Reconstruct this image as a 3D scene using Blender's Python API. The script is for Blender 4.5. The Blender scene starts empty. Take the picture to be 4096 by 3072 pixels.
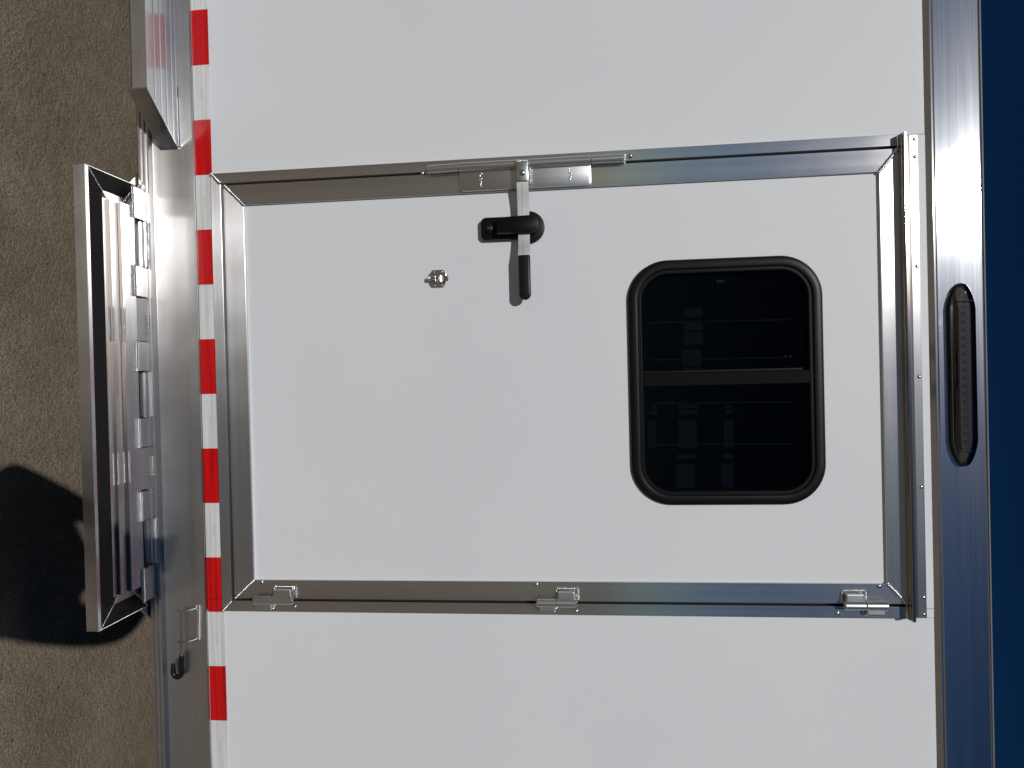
import bpy, bmesh, math, random
from mathutils import Vector, Matrix
random.seed(7)
S = bpy.context.scene
COL = S.collection
R = math.radians

# ------------------------------------------------------------------ camera, sky, sun, exposure
CAM = Vector((1.0435, -1.8824, 1.5738))
cd = bpy.data.cameras.new('camera'); co = bpy.data.objects.new('camera', cd); COL.objects.link(co)
cd.sensor_width = 36; cd.lens = 24.97; cd.clip_start = 0.004; cd.clip_end = 2000
cr = Vector((0.02416, 0.10555, 0.99412)); cdn = Vector((0.99968, -0.01056, -0.02317)); cw = Vector((0.00805, 0.99436, -0.10577))
co.matrix_world = Matrix(((cr.x, -cdn.x, -cw.x, CAM.x), (cr.y, -cdn.y, -cw.y, CAM.y), (cr.z, -cdn.z, -cw.z, CAM.z), (0, 0, 0, 1)))
S.camera = co

SUN = Vector((-0.238, -1.0, 0.642)).normalized()
w = bpy.data.worlds.new('World'); S.world = w; w.use_nodes = True
nt = w.node_tree; bg = nt.nodes['Background']
sky = nt.nodes.new('ShaderNodeTexSky'); sky.sky_type = 'NISHITA'; sky.sun_disc = False
sky.sun_elevation = math.asin(SUN.z); sky.sun_rotation = math.atan2(SUN.x, SUN.y)
sky.altitude = 900; sky.air_density = 1.0; sky.dust_density = 0.3; sky.ozone_density = 1.6
mul = nt.nodes.new('ShaderNodeVectorMath'); mul.operation = 'SCALE'; mul.inputs['Scale'].default_value = .4347
gam = nt.nodes.new('ShaderNodeGamma'); gam.inputs[1].default_value = 1.6          # deeper, high-desert blue
nt.links.new(sky.outputs[0], mul.inputs[0]); nt.links.new(mul.outputs[0], gam.inputs[0]); hs = nt.nodes.new('ShaderNodeHueSaturation'); hs.inputs['Saturation'].default_value = 1.15
nt.links.new(gam.outputs[0], hs.inputs['Color']); nt.links.new(hs.outputs[0], bg.inputs[0])
bg.inputs[1].default_value = 0.05
sl = bpy.data.lights.new('sun', 'SUN'); sl.energy = 4.6; sl.angle = R(0.5); sl.color = (1.0, 0.985, 0.965)
so = bpy.data.objects.new('sun', sl); COL.objects.link(so)
so.rotation_euler = SUN.to_track_quat('Z', 'Y').to_euler(); so.location = SUN * 40
S.view_settings.view_transform = 'Standard'; S.view_settings.look = 'None'; S.view_settings.gamma = 1
S.view_settings.use_curve_mapping = False
S.view_settings.exposure = -1.13

# ------------------------------------------------------------------ materials
def mat(name, col, rough=0.5, metal=0.0, spec=0.5, aniso=0.0, tangent=None, coat=0.0):
    m = bpy.data.materials.new(name); m.use_nodes = True
    b = m.node_tree.nodes['Principled BSDF']
    b.inputs['Base Color'].default_value = (*col, 1); b.inputs['Roughness'].default_value = rough
    b.inputs['Metallic'].default_value = metal; b.inputs['Specular IOR Level'].default_value = spec
    b.inputs['Anisotropic'].default_value = aniso; b.inputs['Coat Weight'].default_value = coat
    if tangent:
        t = m.node_tree.nodes.new('ShaderNodeCombineXYZ')
        for i in range(3): t.inputs[i].default_value = tangent[i]
        m.node_tree.links.new(t.outputs[0], b.inputs['Tangent'])
    return m

def N(m, kind, **kw):
    n = m.node_tree.nodes.new(kind)
    for k, v in kw.items():
        if k in n.inputs: n.inputs[k].default_value = v
        else: setattr(n, k, v)
    return n

def L(m, a, b): m.node_tree.links.new(a, b)

def ramp(m, src, stops):
    r = N(m, 'ShaderNodeValToRGB'); e = r.color_ramp.elements
    e[0].position, e[0].color = stops[0][0], (*stops[0][1], 1)
    e[1].position, e[1].color = stops[-1][0], (*stops[-1][1], 1)
    for p, c in stops[1:-1]:
        k = e.new(p); k.color = (*c, 1)
    L(m, src, r.inputs[0]); return r

def brushed(name, col, rough, aniso, grain, tangent, bump=0.02, var=0.12, haze=.055, hrough=.6):
    """aluminium with die lines and brushing running along `grain` ('x','y','z')"""
    m = mat(name, col, rough, 1.0, aniso=aniso, tangent=tangent)
    b = m.node_tree.nodes['Principled BSDF']
    tc = N(m, 'ShaderNodeTexCoord'); mp = N(m, 'ShaderNodeMapping')
    sc = {'x': (0.6, 260, 260), 'y': (260, .6, 260), 'z': (260, 260, .6)}[grain]
    mp.inputs['Scale'].default_value = sc; L(m, tc.outputs['Object'], mp.inputs[0])
    n1 = N(m, 'ShaderNodeTexNoise', Scale=1.0, Detail=3.0); L(m, mp.outputs[0], n1.inputs['Vector'])
    mp2 = N(m, 'ShaderNodeMapping'); mp2.inputs['Scale'].default_value = tuple(.35 if v < 1 else 38 for v in sc)
    L(m, tc.outputs['Object'], mp2.inputs[0])
    n2 = N(m, 'ShaderNodeTexNoise', Scale=1.0, Detail=2.0); L(m, mp2.outputs[0], n2.inputs['Vector'])
    n3 = N(m, 'ShaderNodeTexNoise', Scale=9.0, Detail=5.0); L(m, tc.outputs['Object'], n3.inputs['Vector'])
    add = N(m, 'ShaderNodeMath', operation='MULTIPLY_ADD'); L(m, n2.outputs[0], add.inputs[0]); add.inputs[1].default_value = 0.6
    L(m, n3.outputs[0], add.inputs[2])
    mr = N(m, 'ShaderNodeMapRange'); mr.inputs['From Min'].default_value = .3; mr.inputs['From Max'].default_value = 1.3
    mr.inputs['To Min'].default_value = rough * (1 - var * 1.5); mr.inputs['To Max'].default_value = rough * (1 + var * 1.5)
    L(m, add.outputs[0], mr.inputs[0]); L(m, mr.outputs[0], b.inputs['Roughness'])
    hi = tuple(min(1, c * (1 + var * .6)) for c in col); lo = tuple(c * (1 - var) for c in col)
    cr_ = ramp(m, n2.outputs[0], [(.3, lo), (.7, hi)]); L(m, cr_.outputs[0], b.inputs['Base Color'])
    bp = N(m, 'ShaderNodeBump', Strength=bump, Distance=0.001); L(m, n1.outputs[0], bp.inputs['Height'])
    L(m, bp.outputs[0], b.inputs['Normal'])
    # second, wide lobe: mill-finish metal scatters part of the light broadly
    b2 = N(m, 'ShaderNodeBsdfPrincipled'); b2.inputs['Metallic'].default_value = 1; b2.inputs['Roughness'].default_value = hrough
    b2.inputs['Base Color'].default_value = (.78, .785, .80, 1); L(m, bp.outputs[0], b2.inputs['Normal'])
    n4 = N(m, 'ShaderNodeTexNoise', Scale=6.0, Detail=6.0, Roughness=.65); L(m, mp2.outputs[0], n4.inputs['Vector'])
    hz = N(m, 'ShaderNodeMapRange'); hz.inputs['From Min'].default_value = .3; hz.inputs['From Max'].default_value = .7
    hz.inputs['To Min'].default_value = haze * .75; hz.inputs['To Max'].default_value = haze * 1.25; L(m, n4.outputs[0], hz.inputs[0])
    # a few rubbed smudges and handling marks
    n5 = N(m, 'ShaderNodeTexNoise', Scale=7.0, Detail=7.0, Roughness=.7); L(m, tc.outputs['Object'], n5.inputs['Vector'])
    sm = N(m, 'ShaderNodeMapRange'); sm.inputs['From Min'].default_value = .64; sm.inputs['From Max'].default_value = .74
    sm.inputs['To Min'].default_value = 0; sm.inputs['To Max'].default_value = .16; L(m, n5.outputs[0], sm.inputs[0])
    ad = N(m, 'ShaderNodeMath', operation='ADD'); L(m, hz.outputs[0], ad.inputs[0]); L(m, sm.outputs[0], ad.inputs[1])
    mx = N(m, 'ShaderNodeMixShader'); L(m, ad.outputs[0], mx.inputs[0]); L(m, b.outputs[0], mx.inputs[1]); L(m, b2.outputs[0], mx.inputs[2])
    L(m, mx.outputs[0], m.node_tree.nodes['Material Output'].inputs[0])
    return m

ALU = (0.66, 0.655, 0.66)
m_rail = brushed('aluminium_rail', (.66, .64, .63), 0.25, 0.88, 'x', (0, .35, 1), bump=.03)
m_top = brushed('aluminium_top_rail', (0.64, .66, .69), 0.13, 0.88, 'x', (0, .05, 1), bump=.02, haze=.07, hrough=.33)
m_hz = brushed('aluminium_door_rail', ALU, 0.32, 0.94, 'x', (0, .05, 1), bump=.03, haze=.10, hrough=.42)
m_riser = mat('riser_ground_tint', (.16, .14, .125), .35, .9)  # dark brown base colour paints in the ground mirrored by the risers
m_edge = brushed('aluminium_polished_edge', (.50, .47, .44), 0.10, 0.0, 'x', (0, 0, 1), bump=.004, haze=.01)
m_vt = brushed('aluminium_jamb', (.62, .61, .6), 0.2, 0.5, 'z', (1, 0.05, 0), bump=.02, haze=.06)
m_step = brushed('aluminium_step', ALU, 0.25, 0.8, 'x', (0, .8, .6), bump=.03)
m_cast = brushed('aluminium_hardware', (.66, .65, .64), 0.33, 0.2, 'z', (1, 0, 0), bump=.03)
m_satin = brushed('satin_lever_bar', (.74, .735, .73), 0.5, 0.2, 'x', (0, 0, 1), bump=.03)
m_weld = mat('weld_metal', (.8, .8, .8), .2, 1)
m_steel = mat('steel_polished', (.58, .57, .57), .22, 1)
m_screw = mat('screw_steel', (.75, .74, .75), .18, 1)
m_under = mat('underbody_steel', (.03, .03, .03), .7)
m_gap = mat('gap_seal_rubber', (.075, .07, .06), .6, spec=.2)
m_grip = mat('black_vinyl', (.008, .007, .0065), .32, spec=.35)
m_black = mat('black_powdercoat', (.0050, .0050, .0053), .38, spec=.2)
m_strip = mat('black_strip', (.008, .007, .007), .62, spec=.15)

m_white = mat('white_gelcoat', (.81, .805, .80), .48, spec=.28)
def finish_white(m):
    b = m.node_tree.nodes['Principled BSDF']; tc = N(m, 'ShaderNodeTexCoord')
    n = N(m, 'ShaderNodeTexNoise', Scale=1.3, Detail=4.0); L(m, tc.outputs['Object'], n.inputs['Vector'])
    r = ramp(m, n.outputs[0], [(.35, (.775, .788, .81)), (.65, (.80, .812, .832))]); L(m, r.outputs[0], b.inputs['Base Color'])
    n2 = N(m, 'ShaderNodeTexNoise', Scale=5.0, Detail=2.0); L(m, tc.outputs['Object'], n2.inputs['Vector'])
    bp = N(m, 'ShaderNodeBump', Strength=.05, Distance=.01); L(m, n2.outputs[0], bp.inputs['Height']); L(m, bp.outputs[0], b.inputs['Normal'])
finish_white(m_white)

def tape_mat(name, lo, hi):
    m = mat(name, hi, .22, spec=.5); b = m.node_tree.nodes['Principled BSDF']
    tc = N(m, 'ShaderNodeTexCoord'); mp = N(m, 'ShaderNodeMapping'); mp.inputs['Rotation'].default_value = (math.pi / 2, 0, 0)
    L(m, tc.outputs['Object'], mp.inputs[0])
    v = N(m, 'ShaderNodeTexVoronoi', Scale=330.0); L(m, mp.outputs[0], v.inputs['Vector'])
    mp2 = N(m, 'ShaderNodeMapping'); mp2.inputs['Scale'].default_value = (3, 1, 120); L(m, tc.outputs['Object'], mp2.inputs[0])
    n = N(m, 'ShaderNodeTexNoise', Scale=1.0, Detail=3.0); L(m, mp2.outputs[0], n.inputs['Vector'])
    mm = N(m, 'ShaderNodeMath', operation='MULTIPLY_ADD'); L(m, v.outputs['Distance'], mm.inputs[0]); mm.inputs[1].default_value = .18
    L(m, n.outputs[0], mm.inputs[2])
    r = ramp(m, mm.outputs[0], [(.38, lo), (.72, hi)]); L(m, r.outputs[0], b.inputs['Base Color'])
    bp = N(m, 'ShaderNodeBump', Strength=.12, Distance=.0006); L(m, v.outputs['Distance'], bp.inputs['Height']); L(m, bp.outputs[0], b.inputs['Normal'])
    return m
m_red = tape_mat('reflective_red', (.40, .0015, .004), (.72, .006, .007))
m_wtape = tape_mat('reflective_white', (.60, .60, .595), (.80, .80, .79))
m_ink = mat('grey_ink', (.42, .42, .41), .5)

m_glass = bpy.data.materials.new('tinted_glass'); m_glass.use_nodes = True
def mk_glass(m, tint, rough=.0, refl=(1, 1, 1), ior=1.5):
    t = m.node_tree; t.nodes.remove(t.nodes['Principled BSDF']); out = t.nodes['Material Output']
    a = N(m, 'ShaderNodeBsdfTransparent'); a.inputs[0].default_value = (*tint, 1)
    g = N(m, 'ShaderNodeBsdfGlossy'); g.inputs['Roughness'].default_value = rough; g.inputs[0].default_value = (*refl, 1)
    f = N(m, 'ShaderNodeFresnel'); f.inputs[0].default_value = ior; x = N(m, 'ShaderNodeMixShader')
    L(m, f.outputs[0], x.inputs[0]); L(m, a.outputs[0], x.inputs[1]); L(m, g.outputs[0], x.inputs[2]); L(m, x.outputs[0], out.inputs[0])
mk_glass(m_glass, (.37, .385, .395), .02, refl=(.22, .23, .26))
m_lens = bpy.data.materials.new('smoked_lens'); m_lens.use_nodes = True
mk_glass(m_lens, (.60, .58, .56), .04, ior=1.85)
m_reflector = mat('lamp_reflector', (.052, .045, .040), .5, .3)
m_chrome = mat('chrome_bezel', (.8, .8, .82), .08, 1)
m_inner = mat('reflection_board', (.22, .225, .225), .6)  # pale grey for the slats that imitate window reflections
m_room = mat('interior_lining', (.06, .06, .065), .9, spec=.1)

# ------------------------------------------------------------------ geometry helpers
trailer = bpy.data.objects.new('enclosed_trailer', None); COL.objects.link(trailer)
trailer['label'] = 'white enclosed trailer side with framed entry door, black window and step'
trailer['category'] = 'trailer'

def obj(name, bm, m, parent=trailer, smooth=False, label=None, kind=None):
    me = bpy.data.meshes.new(name); bm.normal_update(); bm.to_mesh(me); bm.free()
    for x in (m if isinstance(m, (list, tuple)) else [m]): me.materials.append(x)
    if smooth:
        for p in me.polygons: p.use_smooth = True
        try: me.set_sharp_from_angle(angle=R(smooth if smooth is not True else 40))
        except Exception: pass
    o = bpy.data.objects.new(name, me); COL.objects.link(o); o.parent = parent
    if label: o['label'] = label
    if kind: o['kind'] = kind
    return o

def bev(bm, w, seg=2, ang=35):
    if w <= 0: return
    es = [e for e in bm.edges if len(e.link_faces) == 2 and e.calc_face_angle(0) > R(ang)]
    if es: bmesh.ops.bevel(bm, geom=es, offset=w, segments=seg, profile=.5, affect='EDGES', clamp_overlap=True)

def add_prism(bm, poly, a, b, axis='y'):
    """extrude polygon (2D pts) between a and b along axis. y: pts are (x,z); x: pts are (y,z); z: pts are (x,y)"""
    def P(u, v, t):
        return (u, t, v) if axis == 'y' else ((t, u, v) if axis == 'x' else (u, v, t))
    A = [bm.verts.new(P(u, v, a)) for u, v in poly]; B = [bm.verts.new(P(u, v, b)) for u, v in poly]
    n = len(poly); fs = [bm.faces.new(A), bm.faces.new(B[::-1])]
    for i in range(n): fs.append(bm.faces.new((A[(i + 1) % n], A[i], B[i], B[(i + 1) % n])))
    bmesh.ops.recalc_face_normals(bm, faces=fs)
    return fs

def prism(poly, a, b, axis='y', bevel=.0, seg=2):
    bm = bmesh.new(); add_prism(bm, poly, a, b, axis); bev(bm, bevel, seg); return bm

def box(x0, x1, y0, y1, z0, z1, bevel=.0, seg=2):
    return prism([(x0, z0), (x1, z0), (x1, z1), (x0, z1)], y0, y1, 'y', bevel, seg)

def add_tube(bm, pts, r, seg=12, cap=True):
    pts = [Vector(p) for p in pts]; rings = []; up = None
    rr = r if isinstance(r, (list, tuple)) else [r] * len(pts)
    for i, p in enumerate(pts):
        t = (pts[min(i + 1, len(pts) - 1)] - pts[max(i - 1, 0)]).normalized()
        if up is None: up = t.orthogonal().normalized()
        up = (up - t * up.dot(t)).normalized(); s = t.cross(up)
        rings.append([bm.verts.new(p + (up * math.cos(2 * math.pi * k / seg) + s * math.sin(2 * math.pi * k / seg)) * rr[i]) for k in range(seg)])
    for a, b in zip(rings, rings[1:]):
        for k in range(seg): bm.faces.new((a[k], a[(k + 1) % seg], b[(k + 1) % seg], b[k]))
    if cap: bm.faces.new(rings[0][::-1]); bm.faces.new(rings[-1])

def tube(pts, r, seg=12): bm = bmesh.new(); add_tube(bm, pts, r, seg); return bm

def barrel(p0, p1, r, seg=20, ch=.0012):
    p0, p1 = Vector(p0), Vector(p1); d = (p1 - p0).normalized()
    return tube([p0, p0 + d * ch, p1 - d * ch, p1], [r - ch, r, r, r - ch], seg)

_BALL = {}
def _ball(seg, rings):
    if (seg, rings) not in _BALL:
        vs = [(0, 0, 1.0)]
        for j in range(1, rings):
            t = math.pi * j / rings
            vs += [(math.sin(t) * math.cos(2 * math.pi * k / seg), math.sin(t) * math.sin(2 * math.pi * k / seg), math.cos(t)) for k in range(seg)]
        vs.append((0, 0, -1.0)); fs = []
        for k in range(seg): fs.append((0, 1 + k, 1 + (k + 1) % seg))
        for j in range(rings - 2):
            for k in range(seg):
                a = 1 + j * seg; fs.append((a + k, a + seg + k, a + seg + (k + 1) % seg, a + (k + 1) % seg))
        a = 1 + (rings - 2) * seg
        for k in range(seg): fs.append((a + k, len(vs) - 1, a + (k + 1) % seg))
        _BALL[(seg, rings)] = ([Vector(v) for v in vs], fs)
    return _BALL[(seg, rings)]
def add_ball(bm, c, rad, sc=(1, 1, 1), seg=10, rings=6, rot=None):
    V_, F_ = _ball(seg, rings); M = Matrix.Translation(c) @ (rot if rot else Matrix.Identity(4)) @ Matrix.Diagonal((rad * sc[0], rad * sc[1], rad * sc[2], 1))
    vs = [bm.verts.new(M @ v) for v in V_]
    for f in F_: bm.faces.new([vs[i] for i in f])

def weld(path, width=.004, pitch=.0035, height=.6, name='weld_bead', parent=trailer, normal=(0, -1, 0)):
    """stack-of-dimes bead along a polyline"""
    bm = bmesh.new(); pts = [Vector(p) for p in path]
    for a, b in zip(pts, pts[1:]):
        Lh = (b - a).length; n = max(1, int(Lh / pitch)); d = (b - a).normalized(); nn = Vector(normal)
        nn = (nn - d * nn.dot(d)).normalized(); s = d.cross(nn)
        rot = Matrix((d, s, nn)).transposed().to_4x4()
        for i in range(n + 1):
            c = a + (b - a) * (i / n) + s * random.uniform(-.0004, .0004)
            k = random.uniform(.88, 1.1)
            add_ball(bm, c, width * k, (.75, 1, height), 8, 6, rot)
    return obj(name, bm, m_weld, parent, smooth=80)

def screw(x, y, z, r=.0045, parent=trailer, name='screw'):
    bm = bmesh.new(); add_ball(bm, (x, y, z), r, (1, .55, 1), 14, 8)
    return obj(name, bm, m_screw, parent, smooth=80)

def empty(name, parent=trailer, label=None):
    o = bpy.data.objects.new(name, None); COL.objects.link(o); o.parent = parent
    if label: o['label'] = label
    return o

def rrect(x0, x1, z0, z1, r, n=8):
    out = []
    for cx, cz, a0 in ((x1 - r, z1 - r, 0), (x0 + r, z1 - r, 90), (x0 + r, z0 + r, 180), (x1 - r, z0 + r, 270)):
        for k in range(n + 1): a = R(a0 + 90 * k / n); out.append((cx + r * math.cos(a), cz + r * math.sin(a)))
    return out

# ------------------------------------------------------------------ ground
m_gr = mat('worn_concrete', (.2, .16, .12), .9, spec=.15)
def finish_ground(m):
    b = m.node_tree.nodes['Principled BSDF']; tc = N(m, 'ShaderNodeTexCoord'); o = tc.outputs['Object']
    n1 = N(m, 'ShaderNodeTexNoise', Scale=3.2, Detail=6.0, Roughness=.6); L(m, o, n1.inputs['Vector'])
    n2 = N(m, 'ShaderNodeTexNoise', Scale=170.0, Detail=7.0, Roughness=.72); L(m, o, n2.inputs['Vector'])
    n3 = N(m, 'ShaderNodeTexNoise', Scale=24.0, Detail=5.0, Roughness=.6); L(m, o, n3.inputs['Vector'])
    v = N(m, 'ShaderNodeTexVoronoi', Scale=70.0); L(m, o, v.inputs['Vector'])
    base = ramp(m, n1.outputs[0], [(.3, (.265, .220, .160)), (.5, (.32, .266, .196)), (.7, (.385, .325, .247))])
    fine = ramp(m, n2.outputs[0], [(.34, (.40, .38, .36)), (.5, (1, 1, 1)), (.66, (1.6, 1.55, 1.48))])
    mid = ramp(m, n3.outputs[0], [(.3, (.84, .84, .86)), (.7, (1.14, 1.12, 1.08))])
    mx = N(m, 'ShaderNodeMix', data_type='RGBA', blend_type='MULTIPLY'); mx.inputs[0].default_value = 1
    L(m, base.outputs[0], mx.inputs[6]); L(m, fine.outputs[0], mx.inputs[7])
    mx2 = N(m, 'ShaderNodeMix', data_type='RGBA', blend_type='MULTIPLY'); mx2.inputs[0].default_value = 1
    L(m, mx.outputs[2], mx2.inputs[6]); L(m, mid.outputs[0], mx2.inputs[7])
    sp = N(m, 'ShaderNodeTexVoronoi', Scale=17.0); sp.inputs['Randomness'].default_value = 1; L(m, o, sp.inputs['Vector'])
    spr = ramp(m, sp.outputs['Distance'], [(.045, (.25, .23, .21)), (.085, (1, 1, 1))])
    mx3 = N(m, 'ShaderNodeMix', data_type='RGBA', blend_type='MULTIPLY'); mx3.inputs[0].default_value = .8
    L(m, mx2.outputs[2], mx3.inputs[6]); L(m, spr.outputs[0], mx3.inputs[7]); L(m, mx3.outputs[2], b.inputs['Base Color'])
    s = N(m, 'ShaderNodeMath', operation='MULTIPLY_ADD'); L(m, v.outputs['Distance'], s.inputs[0]); s.inputs[1].default_value = -.5
    L(m, n2.outputs[0], s.inputs[2])
    bp = N(m, 'ShaderNodeBump', Strength=.75, Distance=.006); L(m, s.outputs[0], bp.inputs['Height']); L(m, bp.outputs[0], b.inputs['Normal'])
finish_ground(m_gr)
bm = bmesh.new(); q = 700
bm.faces.new([bm.verts.new(p) for p in ((-q, -q, 0), (q, -q, 0), (q, q, 0), (-q, q, 0))])
obj('ground', bm, m_gr, None, kind='structure')

# grit lying on the ground near the trailer
m_grit = mat('grit', (.2, .17, .135), .9)
bm = bmesh.new()
for i in range(2600):
    x, y = random.uniform(-.6, 2.6), random.uniform(-.75, .6); r = random.uniform(.0009, .0032)
    if random.random() < .03: r *= 1.8
    add_ball(bm, (x, y, r * .3), r, (1, random.uniform(.6, 1.3), .6), 5, 3)
obj('grit', bm, m_grit, None, kind='stuff')

# low wooded rise on the horizon behind the photographer (seen only mirrored in the metal)
m_hill = mat('wooded_rise', (.055, .055, .04), .95, spec=.1)
bm = bmesh.new(); prev = None; first = None
for i in range(121):
    a = math.pi * 2 * i / 120; h = 7 + 3.2 * math.sin(a * 5 + 1) + 2 * math.sin(a * 13) + random.uniform(-1, 1)
    if i == 120: cur = first
    else:
        c, s = math.cos(a), math.sin(a)
        cur = [bm.verts.new((c * 330, s * 330, -.3)), bm.verts.new((c * 345, s * 345, h)), bm.verts.new((c * 400, s * 400, h * 1.2)), bm.verts.new((c * 430, s * 430, -.3))]
    if prev:
        for k in range(3): bm.faces.new((prev[k], prev[k + 1], cur[k + 1], cur[k]))
    prev = cur
    if i == 0: first = cur
obj('hills', bm, m_hill, None, kind='structure')

# ------------------------------------------------------------------ trailer shell
X0, X1 = -2.6, 3.6
FX0, FX1, FZ0, FZ1 = .4577, 1.6714, .5505, 2.405      # outer line of the door frame
body = empty('trailer_body')
obj('roof', box(X0, X1, .031, 2.45, 2.52, 2.54), m_white, body)
obj('floor', box(X0, X1, .03, 2.45, .40, .46), m_under, body)
obj('rear_side_wall', box(X0, X1, 2.45, 2.49, .38, 2.53), m_white, body)
obj('end_wall', box(X0, X0 + .03, 0.03, 2.44, .40, 2.49), m_white, body)
obj('end_wall', box(X1 - .03, X1, 0.03, 2.44, .40, 2.49), m_white, body)
for yy in (.7, 1.8):
    obj('chassis_beam', box(X0, X1, yy, yy + .06, .30, .395), m_under, body)
obj('interior_lining', box(FX0 - .3, FX1 + .3, .62, .64, .5, 2.45), m_room, body)

side = empty('side_wall')
obj('side_panel', box(X0, FX0 - .0006, 0, .026, .44, 2.436, .0008), m_white, side)
obj('side_panel', box(FX1 + .0006, X1, 0, .026, .44, 2.436, .0008), m_white, side)
obj('header_panel', box(FX0 + .0004, 1.648, -.0006, .02, 2.375, 2.4345, .0006), m_white, side)
obj('header_panel', box(1.6492, FX1 - .0002, -.0004, .02, 2.375, 2.4345, .0006), m_white, side)

# base rail with its ribbed bottom lip
prof = [(.02, .352), (-.030, .352), (-.034, .354), (-.034, .360), (-.029, .3615), (-.029, .3645), (-.033, .366), (-.033, .3715), (-.026, .373),
        (-.026, .3755), (-.030, .377), (-.030, .3815), (-.0135, .384), (-.012, .387), (-.012, .470), (-.010, .4985), (-.007, .5005), (.02, .5005)]
rail = obj('base_rail', prism(prof, X0, X1, 'x', .0), m_rail, trailer, smooth=30)
# top rail: cove, broad face, small crown edge
prof = [(.02, 2.4272), (-.0015, 2.4272), (-.0022, 2.4285), (-.0085, 2.4372), (-.0098, 2.4385), (-.0098, 2.4420), (-.0088, 2.4430), (-.0102, 2.4460), (-.0104, 2.4800), (-.0105, 2.50), (-.0104, 2.530),
        (-.0102, 2.5500), (-.008, 2.5545), (-.003, 2.5575), (.004, 2.5590), (.03, 2.559)]
top = obj('top_rail', prism(prof, X0, X1, 'x', .0), m_top, trailer)
obj('corner_trim', prism([(-.0118, 2.5552), (-.0074, 2.5552), (-.0050, 2.5592), (-.0085, 2.5592)], X0, X1, 'x'), m_satin, top)

# ------------------------------------------------------------------ reflective tape
tape = empty('reflective_tape')
def strip(x0, x1, m, n, dz=0): return obj(n, box(x0, x1, -.0022, -.0002, .5018 + dz, .5496 + dz, .0004, 1), m, tape)
LET = None
for i in range(-8, 12):
    a = .3048 * i; dz = -.0007 * math.sin(i)
    if i == 5:
        strip(a, a + .1165, m_red, 'red_stripe', .0003); strip(a + .1171, a + .1524, m_red, 'red_stripe', .0005)
    else: strip(a, a + .1524, m_red, 'red_stripe', dz * .4)
    strip(a + .1526, a + .3046, m_wtape, 'white_stripe', dz * .4)
    cu = bpy.data.curves.new('lettering', 'FONT'); cu.body = 'DOT-C2'; cu.size = .0075; cu.extrude = .00008; cu.align_x = 'CENTER'
    if LET is None:
        tmp = bpy.data.objects.new('tmp', cu); COL.objects.link(tmp)
        LET = bpy.data.meshes.new_from_object(tmp.evaluated_get(bpy.context.evaluated_depsgraph_get())); bpy.data.objects.remove(tmp)
        LET.materials.clear(); LET.materials.append(m_ink)
    t = bpy.data.objects.new('lettering', LET); COL.objects.link(t); t.parent = tape
    t.rotation_euler = (math.pi / 2, 0, 0); t.location = (a + .2286, -.0024, .5235)

# ------------------------------------------------------------------ door frame and door
df = empty('door_frame')
g = .0285                                                # frame width up to the groove
fx0, fx1 = FX0 + g, FX1 - g - .0015
mit = [(FX0, FZ0), (fx0, FZ0 + g), (fx0, 2.375), (FX0, 2.375)]
obj('latch_jamb', prism(mit, -.011, .02, 'y', .0008), m_vt, df)
obj('hinge_jamb', prism([(FX1, FZ0), (FX1, 2.375), (fx1, 2.375), (fx1, FZ0 + g)], -.011, .02, 'y', .0008), m_vt, df)
obj('sill_rail', prism([(FX0, FZ0 - .0003), (FX1, FZ0 - .0003), (fx1, FZ0 + g), (fx0, FZ0 + g)], -.012, .02, 'y', .0012), m_hz, df)
obj('head_rail', box(fx0, fx1, -.009, .02, 2.366, 2.375), m_hz, df)
for q in ((fx0 - .003, fx0 + .016, FZ0 + g, 2.372), (fx1 - .016, fx1 + .003, FZ0 + g, 2.372), (fx0 + .0165, fx1 - .0165, FZ0 + g - .003, FZ0 + g + .016), (fx0 + .0165, fx1 - .0165, 2.350, 2.372)):
    obj('rubber_seal', box(q[0] , q[1], .0125, .019, q[2], q[3]), m_gap, df)

door = empty('door')
DX0, DX1, DZ0, DZ1 = .4935, 1.6335, .5905, 2.3575        # outer edge of door leaf
IX0, IX1, IZ0, IZ1 = .5500, 1.5826, .6458, 2.3105        # inner edge of its rails (white panel shows)
def panel_with_opening():
    bm = bmesh.new(); o = rrect(.7600, 1.3700, 1.6940, 2.1570, .09, 10)      # hole behind the window frame
    outer = [(IX1 + .02, IZ1 + .02), (IX0 - .02, IZ1 + .02), (IX0 - .02, IZ0 - .02), (IX1 + .02, IZ0 - .02)]
    for y, flip in ((-.006, False), (.012, True)):
        q = [bm.verts.new((x, y, z)) for x, z in outer]; h = [bm.verts.new((x, y, z)) for x, z in o]
        for c in range(4):
            seg = h[c * 11:(c + 1) * 11]
            for a, b in zip(seg, seg[1:]): bm.faces.new((q[c], b, a))
            nx = h[((c + 1) * 11) % 44]
            bm.faces.new((q[c], q[(c + 1) % 4], nx, seg[-1]))
        if not flip: hf = h
        else:
            for k in range(44): bm.faces.new((hf[k], hf[(k + 1) % 44], h[(k + 1) % 44], h[k]))
    bmesh.ops.recalc_face_normals(bm, faces=bm.faces[:])
    return bm
PANEL = obj('door_panel', panel_with_opening(), m_white, door)
yd = -.0145
obj('door_stile', prism([(DX0, DZ0), (IX0, IZ0), (IX0, IZ1), (DX0, DZ1)], yd, .012, 'y', .0009), m_vt, door)
obj('door_stile', prism([(DX1, DZ0), (DX1, DZ1), (IX1, IZ1), (IX1, IZ0)], yd, .012, 'y', .0009), m_vt, door)
obj('door_rail', prism([(DX0, DZ0), (DX1, DZ0), (IX1, IZ0), (IX0, IZ0)], yd - .0006, .012, 'y', .0012), m_hz, door)
obj('door_rail', prism([(DX0, DZ1), (IX0, IZ1), (IX1, IZ1), (DX1, DZ1)], yd - .0006, .012, 'y', .0012), m_hz, door)
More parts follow.
